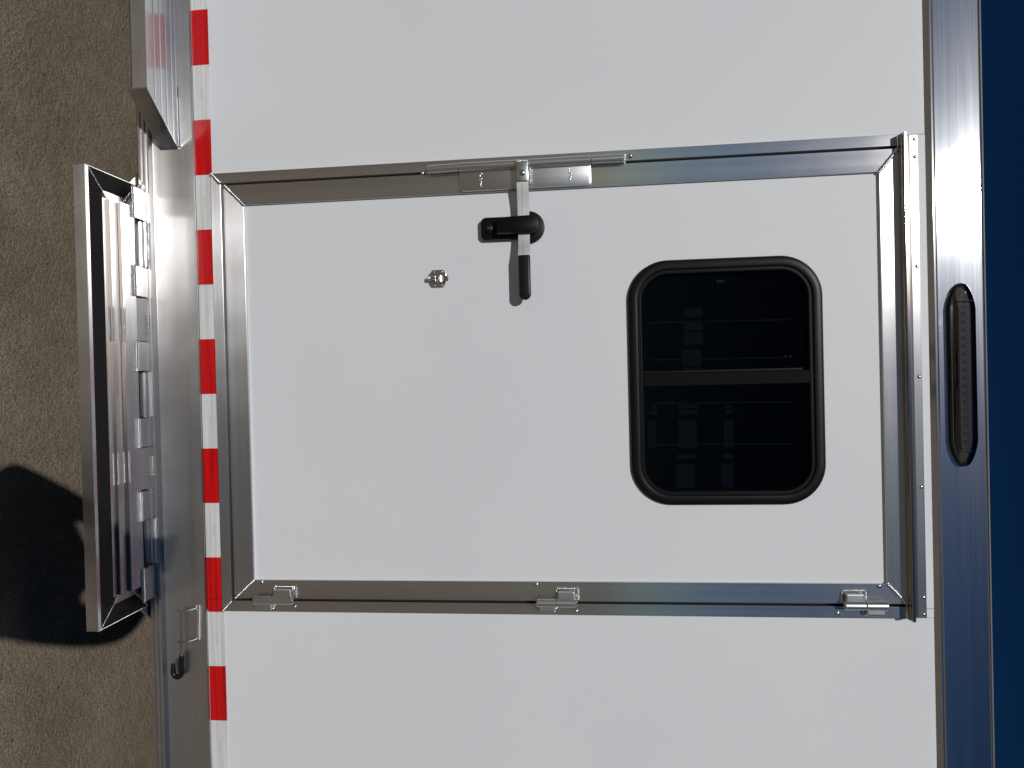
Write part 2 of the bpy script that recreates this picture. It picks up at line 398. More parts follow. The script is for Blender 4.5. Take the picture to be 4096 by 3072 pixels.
obj('groove_strip', box(DX0 + .008, DX1 - .008, -.0105, .012, .5862, .5903, .0005), m_hz, door)
for a, b in (((FX0 + .001, FZ0 + .001), (fx0 - .001, FZ0 + g - .001)), ((DX0 + .001, DZ0 + .001), (IX0, IZ0)),
             ((FX1 - .001, FZ0 + .001), (fx1 + .001, FZ0 + g - .001)), ((DX1 - .001, DZ0 + .001), (IX1, IZ0)),
             ((DX0 + .004, DZ1 - .004), (IX0, IZ1)), ((DX1 - .004, DZ1 - .004), (IX1, IZ1))):
    par = door if a[0] not in (FX0 + .001, FX1 - .001) else df
    weld([(a[0], yd + (.0035 if par is df else 0), a[1]), (b[0], yd, b[1])], .0056, .0044, .7, parent=par)

# ------------------------------------------------------------------ drip rail over the door
prof = [(-.001, 2.3845), (-.0100, 2.3845), (-.0110, 2.3860), (-.0110, 2.4040), (-.0095, 2.4055), (-.001, 2.4055)]
drip = obj('drip_rail', prism(prof, .4620, 1.6690, 'x', .0), m_hz, trailer, smooth=32)
prof = [(-.001, 2.3565), (-.012, 2.3555), (-.014, 2.3568), (-.030, 2.3568), (-.032, 2.3582), (-.0402, 2.3584), (-.0415, 2.3600), (-.0410, 2.3660),
        (-.034, 2.3700), (-.024, 2.3725), (-.016, 2.3790), (-.0102, 2.3843), (-.001, 2.3843)]
obj('drip_lip', prism(prof, .4615, 1.6695, 'x', .0), m_edge, drip, smooth=32)
for x in (.472, .516, .7885, 1.064, 1.340, 1.617, 1.6600): screw(x, -.0112, 2.3975, .0048, drip)

# ------------------------------------------------------------------ hinges of the door
def hinge(z0, z1, zj, upper_right):
    h = empty('door_hinge')
    xc, yc, r = 1.6330, -.030, .0115
    obj('knuckle', barrel((xc, yc, z0), (xc, yc, zj - .0006), r), m_cast, h, smooth=30)
    obj('knuckle', barrel((xc, yc, zj + .0006), (xc, yc, z1), r), m_cast, h, smooth=30)
    obj('hinge_pin', barrel((xc, yc, z0 - .0025), (xc, yc, z1 + .0025), .005), m_steel, h, smooth=30)
    a, b = (zj, z1) if upper_right else (z0, zj)
    c, d = (z0, zj) if upper_right else (zj, z1)
    obj('leaf', prism([(1.604, a + .004), (xc, a + .002), (xc, b - .002), (1.604, b - .004)], -.034, -.014, 'y', .003), m_cast, h)
    obj('leaf', prism([(xc, c + .003), (1.6580, c + .004), (1.6580, d - .004), (xc, d - .003)], -.030, -.011, 'y', .003), m_cast, h)
    weld([(1.628, -.0165, a - .001), (1.603, -.0165, a - .001), (1.5995, -.0165, a + .003), (1.5995, -.0165, b + .001), (1.603, -.0165, b + .005), (1.628, -.0165, b + .005)], .0034, .0034, .8, parent=h)
    weld([(1.650, -.0135, c), (1.6600, -.0135, c + .002), (1.6620, -.0135, c + .006), (1.6620, -.0135, d - .006), (1.650, -.0135, d)], .0032, .0034, .8, parent=h)
    return h
hinge(.6530, .7630, .7050, True); hinge(1.4290, 1.5315, 1.4795, True); hinge(2.2010, 2.3040, 2.2520, False)
for x, z in ((1.5875, .668), (1.5895, 1.4270), (1.5880, 2.2905)): screw(x, -.0155, z, .0062, door)
for x, z in ((1.6570, .7590), (1.6610, 1.5300), (1.6590, 2.1900)): screw(x, -.0118, z, .0062, df)

# ------------------------------------------------------------------ latch on the other jamb
latch = empty('door_latch')
xb, yb, rb = .4850, -.030, .0120
for a, b in ((1.1660, 1.2490), (1.2500, 1.5955), (1.5965, 1.6790)):
    obj('barrel', barrel((xb + (.0015 if a < 1.2 else 0), yb, a), (xb, yb, b), rb if a == 1.25 else rb * .93, 24), m_cast, latch, smooth=30)
ctr = [(xb - .004, 1.2500), (.5395, 1.2500), (.5475, 1.2570), (.5475, 1.5880), (.5405, 1.5955), (xb - .004, 1.5955)]
obj('swing_plate', prism(ctr, -.0265, -.0205, 'y', .0016), m_cast, latch, smooth=30)
weld([(.4795, -.016, 1.1640), (.4795, -.016, 1.1580), (.4905, -.016, 1.1580), (.4905, -.016, 1.1650)], .0034, .0034, parent=latch)
weld([(.4700, -.0145, 1.6820), (.4820, -.022, 1.6830), (.4960, -.0145, 1.6815)], .0040, .0038, parent=latch)
screw(.4895, -.0150, 1.1480, .0048, latch, 'rivet'); screw(.4750, -.0150, 1.6980, .0055, latch, 'rivet')
for z0, wv in ((1.306, .026), (1.540, .018)):                # plug-weld smears on the plate
    bm = bmesh.new()
    for k in range(9): add_ball(bm, (.503 + .004 * k + random.uniform(-.001, .001), -.0262, z0 + random.uniform(-.003, .003)), random.uniform(.0016, .0035), (1, .28, 1.1), 8, 5)
    obj('plug_weld', bm, m_weld, latch, smooth=80)
# clevis block that carries the lever
blk = obj('clevis', box(.4860, .5360, -.056, -.024, 1.4040, 1.4340, .0022), m_cast, latch, smooth=30)
bm = bmesh.new(); add_ball(bm, (.5150, -.0555, 1.4190), .0085, (1, .5, 1), 20, 10)
obj('carriage_bolt', bm, m_steel, latch, smooth=80)
weld([(.536, -.0275, 1.4375), (.500, -.0275, 1.4380), (.484, -.0300, 1.4360), (.4815, -.0360, 1.4190), (.484, -.0300, 1.4010), (.495, -.0275, 1.3995)], .0052, .0042, .9, parent=latch)
weld([(.4845, -.052, 1.408), (.4845, -.052, 1.431)], .0050, .0044, .9, parent=latch)
# lever: bowed aluminium bar, then vinyl grip
def bar_along_x(path, z0, z1, th):
    bm = bmesh.new(); top_, bot = [], []
    for i, (x, y) in enumerate(path):
        a = path[max(i - 1, 0)]; b = path[min(i + 1, len(path) - 1)]
        t = Vector((b[0] - a[0], b[1] - a[1], 0)).normalized(); n = Vector((-t.y, t.x, 0)) * th / 2
        top_.append((Vector((x, y, 0)) - n)); bot.append((Vector((x, y, 0)) + n))
    poly = [(v.x, v.y) for v in top_] + [(v.x, v.y) for v in bot[::-1]]
    add_prism(bm, poly, z0, z1, 'z'); return bm
path = [(.520, -.047), (.545, -.046), (.565, -.042), (.590, -.038), (.620, -.037), (.650, -.037), (.680, -.038), (.705, -.043), (.725, -.048), (.735, -.049)]
obj('lever', bar_along_x(path, 1.4035, 1.4335, .007), m_satin, latch, smooth=40)
obj('lever_rib', bar_along_x([(x, y - .0040) for x, y in path[1:-1]], 1.4175, 1.4195, .0012), m_satin, latch, smooth=40)
pts = [(.7260, 1.4030)]
for k in range(13):
    a = math.pi * k / 12 - math.pi / 2
    pts.append((.8270 + .0150 * math.cos(a), 1.4185 + .0155 * math.sin(a)))
pts.append((.7260, 1.4340))
obj('grip', prism(pts, -.057, -.043, 'y', .0045, 3), m_grip, latch, smooth=50)

# ------------------------------------------------------------------ black paddle handle under the lever
esc = empty('paddle_handle')
def capsule(x0, z0, x1, z1, r0, r1, n=14):
    out = []; d = math.atan2(z1 - z0, x1 - x0)
    for k in range(n + 1):
        a = d + math.pi / 2 + math.pi * k / n; out.append((x0 + r0 * math.cos(a), z0 + r0 * math.sin(a)))
    for k in range(n + 1):
        a = d - math.pi / 2 + math.pi * k / n; out.append((x1 + r1 * math.cos(a), z1 + r1 * math.sin(a)))
    return out
zc, xc = 1.4285, .6475
obj('rosette', prism([(xc + .0425 * math.cos(2 * math.pi * k / 40), zc + .0425 * math.sin(2 * math.pi * k / 40)) for k in range(40)], -.018, -.005, 'y', .003), m_black, esc, smooth=35)
obj('housing', prism(rrect(.6185, .6780, 1.3030, 1.4300, .014), -.026, -.006, 'y', .004, 3), m_black, esc, smooth=35)
lid = [(.6265, 1.3520), (.6665, 1.3520)] + [(.6455 + .0215 * math.cos(a), 1.4340 + .0215 * math.sin(a)) for a in [math.pi * k / 14 for k in range(15)]]
obj('paddle', prism([(.6265, 1.3500), (.6675, 1.3500), (.6690, 1.4340)] + [(.6465 + .0225 * math.cos(math.pi * k / 14), 1.4350 + .0225 * math.sin(math.pi * k / 14)) for k in range(1, 14)] + [(.6240, 1.4340)], -.0560, -.0262, 'y', .0022), m_black, esc, smooth=35)
bm = bmesh.new(); add_tube(bm, [(.6480, -.0255, 1.3270), (.6480, -.0300, 1.3270), (.6480, -.0312, 1.3270)], [.0125, .0125, .0110], 24)
obj('lock_cylinder', bm, m_grip, esc, smooth=40)
obj('keyhole', box(.6470, .6490, -.0318, -.0313, 1.3220, 1.3320), m_steel, esc)

# ------------------------------------------------------------------ small chrome holdback catch
ca = empty('holdback_catch')
y0 = -.0062
pl = [(.7530, 1.1640), (.7610, 1.1560), (.7850, 1.1560), (.7950, 1.1630), (.7960, 1.1650), (.7960, 1.1950), (.7880, 1.2010), (.7770, 1.2040), (.7600, 1.2035), (.7500, 1.1975), (.7485, 1.1950), (.7485, 1.1660)]
obj('base_plate', prism(pl, y0 - .0022, y0 - .0002, 'y', .0008), m_steel, ca)
for z in (1.1720, 1.1925):
    for x in (.7545, .7900): screw(x, y0 - .0028, z, .0026, ca, 'rivet')
bm = bmesh.new(); pts = [(y0 - .002, 1.1820), (y0 - .012, 1.1850), (y0 - .017, 1.1910), (y0 - .013, 1.1990), (y0 - .015, 1.2070), (y0 - .021, 1.2130)]
poly = [(y, z) for y, z in pts] + [(y + .0022, z + .0004) for y, z in pts[::-1]]
add_prism(bm, poly, .7665, .7815, 'x'); obj('spring_clip', bm, m_steel, ca, smooth=60)
bm = bmesh.new(); add_tube(bm, [(.7710, y0 - .002, 1.1760), (.7715, y0 - .010, 1.1700), (.7720, y0 - .018, 1.1600), (.7720, y0 - .020, 1.1570)], [.0050, .0058, .0062, .0045], 14)
obj('catch_stud', bm, m_steel, ca, smooth=60)
bm = bmesh.new(); add_tube(bm, [(.7655, y0 - .008, 1.1750), (.7795, y0 - .008, 1.1760)], .0022, 10); add_tube(bm, [(.7655, y0 - .001, 1.1750), (.7655, y0 - .010, 1.1750)], .0018, 8); add_tube(bm, [(.7795, y0 - .001, 1.1760), (.7795, y0 - .010, 1.1760)], .0018, 8)
obj('cross_pin', bm, m_steel, ca, smooth=60)

# ------------------------------------------------------------------ window
m_mull = mat('black_satin_mullion', (.006, .006, .006), .5, spec=.05)
m_rod = mat('painted_rod', (.30, .33, .42), .4)
win = empty('window')
WX0, WX1, WZ0, WZ1 = .7475, 1.3830, 1.6810, 2.1700
def ring_frame(name, prof, m, r_out, x0=WX0, x1=WX1, z0=WZ0, z1=WZ1, n=14, parent=win):
    bm = bmesh.new(); loops = []
    for inset, y in prof:
        r = max(r_out - inset, .012)
        loops.append([bm.verts.new((x, y, z)) for x, z in rrect(x0 + inset, x1 - inset, z0 + inset, z1 - inset, r, n)])
    for a, b in zip(loops, loops[1:]):
        for k in range(len(a)): bm.faces.new((a[k], a[(k + 1) % len(a)], b[(k + 1) % len(a)], b[k]))
    bmesh.ops.recalc_face_normals(bm, faces=bm.faces[:])
    return obj(name, bm, m, parent, smooth=28)
ring_frame('window_frame', [(0, -.0062), (.0006, -.0115), (.003, -.0150), (.007, -.0168), (.0220, -.0172), (.0245, -.0165), (.0262, -.0135), (.0280, -.0125),
                            (.0310, -.0125), (.0325, -.0142), (.0350, -.0140), (.0375, -.0100), (.0390, -.0040), (.0395, .0020), (.0400, .030)], m_black, .105)
obj('mullion', box(1.0400, 1.0735, -.0125, .010, WZ0 + .034, WZ1 - .034, .0012), m_mull, win)
obj('glass_pane', box(WX0 + .037, 1.041, .0085, .0125, WZ0 + .037, WZ1 - .037), m_glass, win)
obj('glass_pane', box(1.0725, WX1 - .037, .0065, .0105, WZ0 + .037, WZ1 - .037), m_glass, win)
obj('sash_rail', box(1.0340, 1.0395, .0060, .0084, WZ0 + .04, WZ1 - .04, .0008), m_black, win)
obj('vent_latch', box(.7955, .8160, .0135, .0190, 1.8900, 1.9580, .0018), m_black, win)
obj('latch_button', box(.8010, .8110, .0042, .0082, 1.9100, 1.9320, .0015), m_mull, win)
for x in (.905, 1.004, 1.120, 1.230):
    obj('guard_rod', tube([(x, .040, 1.742), (x + .003, .040, 2.105)], .0022, 8), m_rod, win, smooth=60)
for x, z in ((1.0045, 2.085), (1.1190, 1.780)):
    for dz in (0, .012):
        obj('rod_collar', tube([(x, .040, z + dz), (x, .040, z + dz + .006)], .0095, 14), m_cast, win, smooth=50)
obj('inner_ledge', box(.75, 1.38, .055, .30, 1.655, 1.672), m_room, win)
for (xa, xb2, za, zb) in ((.842, .868, 1.872, 1.930), (.886, .955, 1.870, 1.930), (.968, 1.085, 1.866, 1.924), (1.138, 1.168, 1.852, 1.909), (1.185, 1.272, 1.848, 1.905),
                          (1.290, 1.306, 1.845, 1.900), (1.322, 1.410, 1.838, 1.896), (1.140, 1.168, 1.990, 2.014), (1.185, 1.272, 1.986, 2.015), (1.290, 1.306, 1.980, 2.014), (1.322, 1.410, 1.975, 2.012),
                          (1.140, 1.168, 1.76, 1.785), (1.185, 1.272, 1.757, 1.782)):
    k = .897; f = lambda v, c: c + (v - c) * k
    obj('reflection_slat', box(f(xa, 1.0435), f(xb2, 1.0435), .120, .130, f(za, 1.5738), f(zb, 1.5738), .001), m_inner, win)  # added slats behind the glass, imitating pale bands reflected in it

# ------------------------------------------------------------------ clearance light on the top rail
cl = empty('clearance_light')
LX0, LX1, LZ, LR = .8353, 1.2883, 2.4965, .0300
def light_outline(grow=0.0, n=9):
    """rounded bar whose two ends run to a blunt point"""
    r = LR + grow; e = .062; a0, a1 = LX0 - grow, LX1 + grow; pts = []
    for k in range(n + 1):
        t = k / n; pts.append((a1 - e + e * math.sin(t * math.pi / 2) ** .92, LZ + r * (1 - t ** 1.25)))
    for k in range(n - 1, -1, -1):
        t = k / n; pts.append((a1 - e + e * math.sin(t * math.pi / 2) ** .92, LZ - r * (1 - t ** 1.3)))
    for k in range(0, n + 1):
        t = k / n; pts.append((a0 + e - e * math.sin(t * math.pi / 2) ** .92, LZ - r * (1 - t ** 1.3)))
    for k in range(n - 1, -1, -1):
        t = k / n; pts.append((a0 + e - e * math.sin(t * math.pi / 2) ** .92, LZ + r * (1 - t ** 1.3)))
    return pts
o_pts = light_outline(.0015)
obj('gasket', prism(o_pts, -.0148, -.0100, 'y', .0), m_grip, cl)
bm = bmesh.new(); loops = []; cx_ = (LX0 + LX1) / 2
for s, y in ((1.0, -.0138), (.985, -.0218), (.93, -.0288), (.80, -.0343), (.55, -.0373), (.22, -.0383)):
    lp = []
    for x, z in light_outline(0):
        dx = x - cx_; hx = (LX1 - LX0) / 2
        k = 1 - (1 - s) * LR * 1.1 / hx
        lp.append(bm.verts.new((cx_ + dx * k, y, LZ + (z - LZ) * s)))
    loops.append(lp)
for a, b in zip(loops, loops[1:]):
    for k in range(len(a)): bm.faces.new((a[k], a[(k + 1) % len(a)], b[(k + 1) % len(a)], b[k]))
bm.faces.new(loops[-1]); bmesh.ops.remove_doubles(bm, verts=bm.verts[:], dist=1e-5); bmesh.ops.recalc_face_normals(bm, faces=bm.faces[:])
obj('lens', bm, m_lens, cl, smooth=60)
obj('reflector_tray', prism(light_outline(-.006), -.0178, -.0150, 'y'), m_reflector, cl)
for k in range(18):
    x = .8940 + k * .0198
    obj('led_cell', box(x, x + .0170, -.0213, -.0180, LZ - .013, LZ + .010, .0022), m_reflector, cl)
obj('end_divider', box(.8790, .8805, -.0278, -.0180, LZ - .022, LZ + .022), m_chrome, cl)
obj('end_divider', box(1.2490, 1.2505, -.0278, -.0180, LZ - .018, LZ + .018), m_chrome, cl)
wire = [(.8850, -.0102, 2.4500), (.8760, -.0110, 2.4560), (.8660, -.0112, 2.4670), (.8590, -.0112, 2.4750)]
obj('sealant_thread', tube(wire, .0009, 6), mat('sealant', (.8, .8, .8), .4), cl)

# ------------------------------------------------------------------ running board beside the door (mitred end)
rb_ = empty('running_board')
zt, yo = .4590, -.1480
plan = [(X0, -.0125), (.3815, -.0125), (.2680, yo), (X0, yo)]
obj('tread_plate', prism(plan, zt - .004, zt, 'z', .0), m_step, rb_)
obj('front_face', prism([(X0, yo), (.2680, yo), (.2645, yo + .004), (X0, yo + .004)], zt - .0400, zt - .0042, 'z'), m_rail, rb_)
obj('front_edge', prism([(X0, yo - .0015), (.2690, yo - .0015), (.2560, yo + .014), (X0, yo + .014)], zt + .0002, zt + .0024, 'z', .0008), m_step, rb_)
obj('end_plate', prism([(.2680, yo), (.3815, -.0125), (.3855, -.0125), (.2720, yo - .0015)], zt - .052, zt + .0010, 'z', .0), m_vt, rb_)
obj('bottom_flange', prism([(X0, yo + .001), (.2640, yo + .001), (.2450, yo + .022), (X0, yo + .022)], zt - .0430, zt - .0402, 'z'), m_under, rb_)
for y in (-.1120, -.0850, -.0590, -.0345, -.0145):
    xe = .3815 - (.0125 - (-y)) * -1 * (.1135 / .1355)
    xe = .3815 - (-y - .0125) * (.1135 / .1355)
    obj('tread_rib', prism([(y - .0019, zt + .0002), (y - .0010, zt + .0026), (y + .0010, zt + .0026), (y + .0019, zt + .0002)], X0, xe - .001, 'x'), m_step, rb_)
weld([(.2480, -.0135, zt + .002), (.3765, -.0135, zt + .002)], .0062, .0052, .8, parent=rb_, normal=(0, -1, 1))
obj('sealant_smear', tube([(.2450, -.0135, zt + .002), (.232, -.0133, zt + .003), (.218, -.013, zt + .0035), (.211, -.0128, zt + .0045)], [.0016, .0014, .001, .0006], 6), m_gap, rb_)

# ------------------------------------------------------------------ folding step
st = empty('folding_step')
zs = .350; SX0, SX1, SY0, SY1 = .4885, 1.6480, -.2430, -.0480
def ringpoly(dx, dy0, dy1): return SX0 + dx, SX1 - dx, SY0 + dy0, SY1 - dy1
# front face and thin bright rim
obj('front_face', prism([(SX0, SY0), (SX1, SY0), (SX1 - .004, SY0 + .004), (SX0 + .004, SY0 + .004)], zs - .0300, zs - .0002, 'z', .0), m_rail, st)
obj('end_face', prism([(SX0, SY0 + .0002), (SX0 + .0038, SY0 + .0042), (SX0 + .0038, SY1), (SX0, SY1)], zs - .0300, zs - .0002, 'z'), m_step, st)
obj('end_face', prism([(SX1, SY0 + .0002), (SX1, SY1), (SX1 - .0038, SY1), (SX1 - .0038, SY0 + .0042)], zs - .0300, zs - .0002, 'z'), m_step, st)
obj('front_rim', box(SX0 - .001, SX1 + .001, SY0 - .0015, SY0 + .0105, zs, zs + .0025, .001), m_step, st)
b1 = .0600                                                   # depth of the frame bars
obj('dark_strip', prism([(SX0 + .0020, SY0 + .0107), (SX1 - .0020, SY0 + .0107), (SX1 - .0480, SY0 + b1), (SX0 + .0480, SY0 + b1)], zs - .003, zs + .0008, 'z'), m_strip, st)  # plain black strips along the front and end bars
for s, xa in ((1, SX0), (-1, SX1)):
    obj('dark_strip', prism([(xa + s * .0022, SY0 + .0120), (xa + s * .0478, SY0 + b1 + .001), (xa + s * .0478, SY1 - .0480), (xa + s * .0022, SY1 + .0030)], zs - .003, zs + .0012, 'z'), m_strip, st)
    obj('end_rim', prism([(xa - s * .0010, SY0), (xa + s * .0020, SY0 + .003), (xa + s * .0020, SY1 + .003), (xa - s * .0010, SY1 + .003)], zs - .0006, zs + .0028, 'z', .0008), m_step, st)
    obj('inner_strip', prism([(xa + s * .0482, SY0 + b1 + .001), (xa + s * .0660, SY0 + b1 + .0175), (xa + s * .0660, SY1 - .0520), (xa + s * .0482, SY1 - .0500)], zs - .004, zs + .0012, 'z', .0006), m_step, st)
    weld([(xa + s * .0020, SY0 + .0110, zs + .001), (xa + s * .0482, SY0 + b1 + .0005, zs + .001)], .0022, .003, .6, parent=st, normal=(0, 0, 1))
    weld([(xa + s * .0482, SY0 + b1 + .0005, zs + .001), (xa + s * .0680, SY0 + b1 + .0180, zs + .001)], .0022, .003, .6, parent=st, normal=(0, 0, 1))
    weld([(xa + s * .0690, SY0 + b1 + .0200, zs + .001), (xa + s * .0690, SY1 - .0560, zs + .001)], .0018, .0028, .6, parent=st, normal=(0, 0, 1))
    weld([(xa + s * .0680, SY1 - .0580, zs + .001), (xa + s * .0040, SY1 + .0000, zs + .001)], .0028, .003, .7, parent=st, normal=(0, 0, 1))
    obj('gusset', prism([(xa + s * .002, SY1 + .033), (xa - s * .052, SY1 + .036), (xa - s * .002, SY1 - .020)], zs - .010, zs - .002, 'z', .001), m_step, st)
xi0, xi1 = SX0 + .0662, SX1 - .0662
obj('inner_strip', box(SX0 + .0665, SX1 - .0665, SY0 + b1 + .001, SY0 + b1 + .0170, zs - .004, zs + .0012, .0006), m_step, st)
ya = SY0 + b1 + .0172
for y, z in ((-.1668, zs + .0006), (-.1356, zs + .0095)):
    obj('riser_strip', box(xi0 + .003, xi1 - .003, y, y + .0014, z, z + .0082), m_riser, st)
# extruded tread planks, each standing a ledge higher than the one before
obj('tread_plank', box(xi0 + .004, xi1 - .004, ya, -.1655, zs - .005, zs + .0004, .0006), m_step, st)
obj('tread_plank', prism([(-.1652, zs - .004), (-.1652, zs + .0080), (-.1640, zs + .0092), (-.1610, zs + .0092), (-.1600, zs + .0082), (-.1345, zs + .0084), (-.1345, zs - .004)], xi0 + .002, xi1 - .002, 'x', .0), m_step, st)
obj('tread_plank', prism([(-.1340, zs - .004), (-.1340, zs + .0170), (-.1330, zs + .0182), (-.1300, zs + .0182), (-.1290, zs + .0172), (-.0800, zs + .0176), (-.0775, zs + .0150), (-.0775, zs - .004)], xi0 + .002, xi1 - .002, 'x', .0), m_step, st)
obj('back_bar', prism([(SX0 + .070, SY1 - .0545), (SX0 + .0040, SY1 + .003), (SX1 - .0040, SY1 + .003), (SX1 - .070, SY1 - .0545)], zs - .012, zs - .0055, 'z', .0008), m_step, st)
for xa, xb2 in ((.836, .919), (1.214, 1.293)):
    for y, dz in ((-.1680, .0015), (-.1625, .0095), (-.1370, .0095), (-.1315, .0185)):
        weld([(xa, y, zs + dz), (xb2, y, zs + dz)], .0034, .0046, .8, parent=st, normal=(0, -.5, 1))
yc, zc2 = -.0375, .3565
segs = [(.502, .586, 's'), (.588, .713, 'w'), (.715, .797, 's'), (.919, 1.000, 's'), (1.002, 1.126, 'w'), (1.128, 1.207, 's'), (1.327, 1.405, 's'), (1.407, 1.531, 'w'), (1.533, 1.624, 's')]
for xa, xb2, k in segs:
    obj('hinge_knuckle', barrel((xa + .0005, yc, zc2), (xb2 - .0005, yc, zc2), .0120, 22), m_step, st, smooth=30)
    if k == 's':
        obj('hinge_leaf', prism([(-.0880, zs + .0180), (-.0868, zs + .0225), (-.0500, zs + .0215), (yc, zc2 + .0118), (yc, zc2 + .004), (-.0500, zs + .0165), (-.0770, zs + .0180)], xa + .001, xb2 - .001, 'x', .0), m_step, st)
        weld([(xa + .002, -.0890, zs + .0205), (xb2 - .002, -.0890, zs + .0205)], .0052, .0050, .9, parent=st, normal=(0, -.5, 1))
    else:
        obj('hinge_leaf', prism([(yc, zc2 + .0110), (yc, zc2 - .004), (-.0345, .3700), (-.0315, .3760)], xa + .001, xb2 - .001, 'x', .0), m_step, st)
        weld([(xa + .002, -.0335, .3735), (xb2 - .002, -.0335, .3735)], .0042, .0050, .9, parent=st, normal=(0, -1, .8))
for xa, xb2 in ((.797, .918), (1.208, 1.326)):
    obj('hinge_leaf', prism([(-.0620, zs), (-.0600, zs + .004), (-.0330, .3660), (-.0330, .360)], xa + .002, xb2 - .002, 'x', .0), m_step, st)
for xa, xb2 in ((.846, .895), (1.238, 1.286)):
    weld([(xa, -.0345, .3715), (xb2, -.0345, .3715)], .0044, .0070, .9, parent=st, normal=(0, -1, .8))
weld([(1.600, -.066, zs + .004), (1.614, -.050, zs + .006)], .0070, .0050, .9, parent=st, normal=(0, -.5, 1))
weld([(.497, -.040, zs + .004), (.470, -.022, zs + .010)], .0050, .0050, .9, parent=st, normal=(0, -.5, 1))
for xa in (.60, 1.06, 1.52): obj('support_arm', box(xa, xa + .03, SY0 + .01, -.06, zs - .032, zs - .0125, .001), m_step, st)

# ------------------------------------------------------------------ hook rod bracket on the base rail
hb = empty('hook_bracket')
weld([(1.6560, -.0130, .4845), (1.7500, -.0130, .4800)], .0046, .0046, .8, parent=hb)
weld([(1.6560, -.0130, .4760), (1.7500, -.0130, .4715)], .0040, .0046, .8, parent=hb)
for x in (1.6620, 1.7480):
    pts = [(x, -.0130, .4760), (x + .003, -.0200, .4640), (x + .0045, -.0280, .4500), (x + .005, -.0310, .4370), (x + .004, -.0260, .4280)]
    obj('wire_loop', tube(pts, .0021, 8), m_steel, hb, smooth=60)
obj('retainer_pin', tube([(1.6930, -.0220, .4560), (1.6990, -.0270, .4450), (1.7010, -.0280, .4430)], .0018, 8), mat('brass', (.7, .42, .22), .3, 1), hb, smooth=60)
obj('bracket_plate', box(1.664, 1.746, -.0160, -.0125, .4380, .4780, .002), m_rail, hb)

rod = empty('hook_rod', None); rod['label'] = 'thin steel rod with black vinyl J-hook end hanging in wire loops on the base rail'; rod['category'] = 'hook'
rod.location = (1.665, -.030, .4405)
def rel(p): return (p[0] - 1.665, p[1] + .030, p[2] - .4405)
obj('rod_shaft', tube([rel((1.6640, -.0300, .4405)), rel((1.7420, -.0300, .4390)), rel((1.7960, -.0300, .4375))], .0032, 12), m_steel, rod, smooth=60)
pts = [rel((1.7890, -.0300, .4378)), rel((1.8300, -.0300, .4370))]
for k in range(11):
    a = math.pi * k / 10; pts.append(rel((1.8340 + .0155 * math.sin(a), -.0300, .4370 - .0125 + .0125 * math.cos(a))))
pts.append(rel((1.8120, -.0300, .4120)))
obj('hook_grip', tube(pts, [.0070] * (len(pts) - 1) + [.0052], 14), m_grip, rod, smooth=60)

# ------------------------------------------------------------------ wheels (outside the frame, they carry the trailer)
m_tyre = mat('tyre_rubber', (.02, .02, .02), .8); m_rim = mat('wheel_rim', (.6, .6, .6), .3, 1)
for x in (-1.55, -.75):
    for yy in (.10, 2.15):
        wv = empty('wheel'); wv.location = (x, yy, .33)
        bm = bmesh.new(); ring = [(.20, 0), (.27, -.01), (.315, .005), (.33, .04), (.33, .17), (.315, .205), (.27, .22), (.20, .21)]
        vs = [[bm.verts.new((math.cos(a) * r, y, math.sin(a) * r)) for r, y in ring] for a in [2 * math.pi * k / 40 for k in range(40)]]
        for i in range(40):
            for k in range(8): bm.faces.new((vs[i][k], vs[i][(k + 1) % 8], vs[(i + 1) % 40][(k + 1) % 8], vs[(i + 1) % 40][k]))
        obj('tyre', bm, m_tyre, wv, smooth=50)
        bm = bmesh.new(); add_tube(bm, [(0, .02, 0), (0, .03, 0), (0, .06, 0), (0, .18, 0)], [.08, .17, .199, .199], 32); obj('rim', bm, m_rim, wv, smooth=40)

# ------------------------------------------------------------------ photographer (behind the lens; the shadow on the ground is theirs)
m_skin = mat('skin', (.5, .3, .22), .55); m_shirt = mat('navy_jacket', (.03, .035, .06), .85); m_jean = mat('dark_trousers', (.03, .035, .05), .9)
m_hair = mat('brown_hair', (.05, .03, .02), .7); m_shoe = mat('shoe_leather', (.03, .02, .015), .5)
person = bpy.data.objects.new('person', None); COL.objects.link(person); person.location = (1.068, -2.16, 0)
person['label'] = 'person in navy jacket photographing the trailer, seen as a shadow on the concrete'
person['category'] = 'person'
def skin_chain(verts, edges, root=0, sub=2):
    me = bpy.data.meshes.new('tmp'); me.from_pydata([v[0] for v in verts], edges, []); o = bpy.data.objects.new('tmp', me); COL.objects.link(o)
    md = o.modifiers.new('s', 'SKIN'); md.use_smooth_shade = True
    for i, v in enumerate(verts):
        d = me.skin_vertices[0].data[i]; r = v[1]; d.radius = r if isinstance(r, tuple) else (r, r); d.use_root = (i == root)
    ms = o.modifiers.new('b', 'SUBSURF'); ms.levels = sub; ms.render_levels = sub
    dg = bpy.context.evaluated_depsgraph_get(); me2 = bpy.data.meshes.new_from_object(o.evaluated_get(dg))
    bpy.data.objects.remove(o); return me2
px, py = 1.09, -2.16
def W(x, y, z): return (x - px, y - py, z)
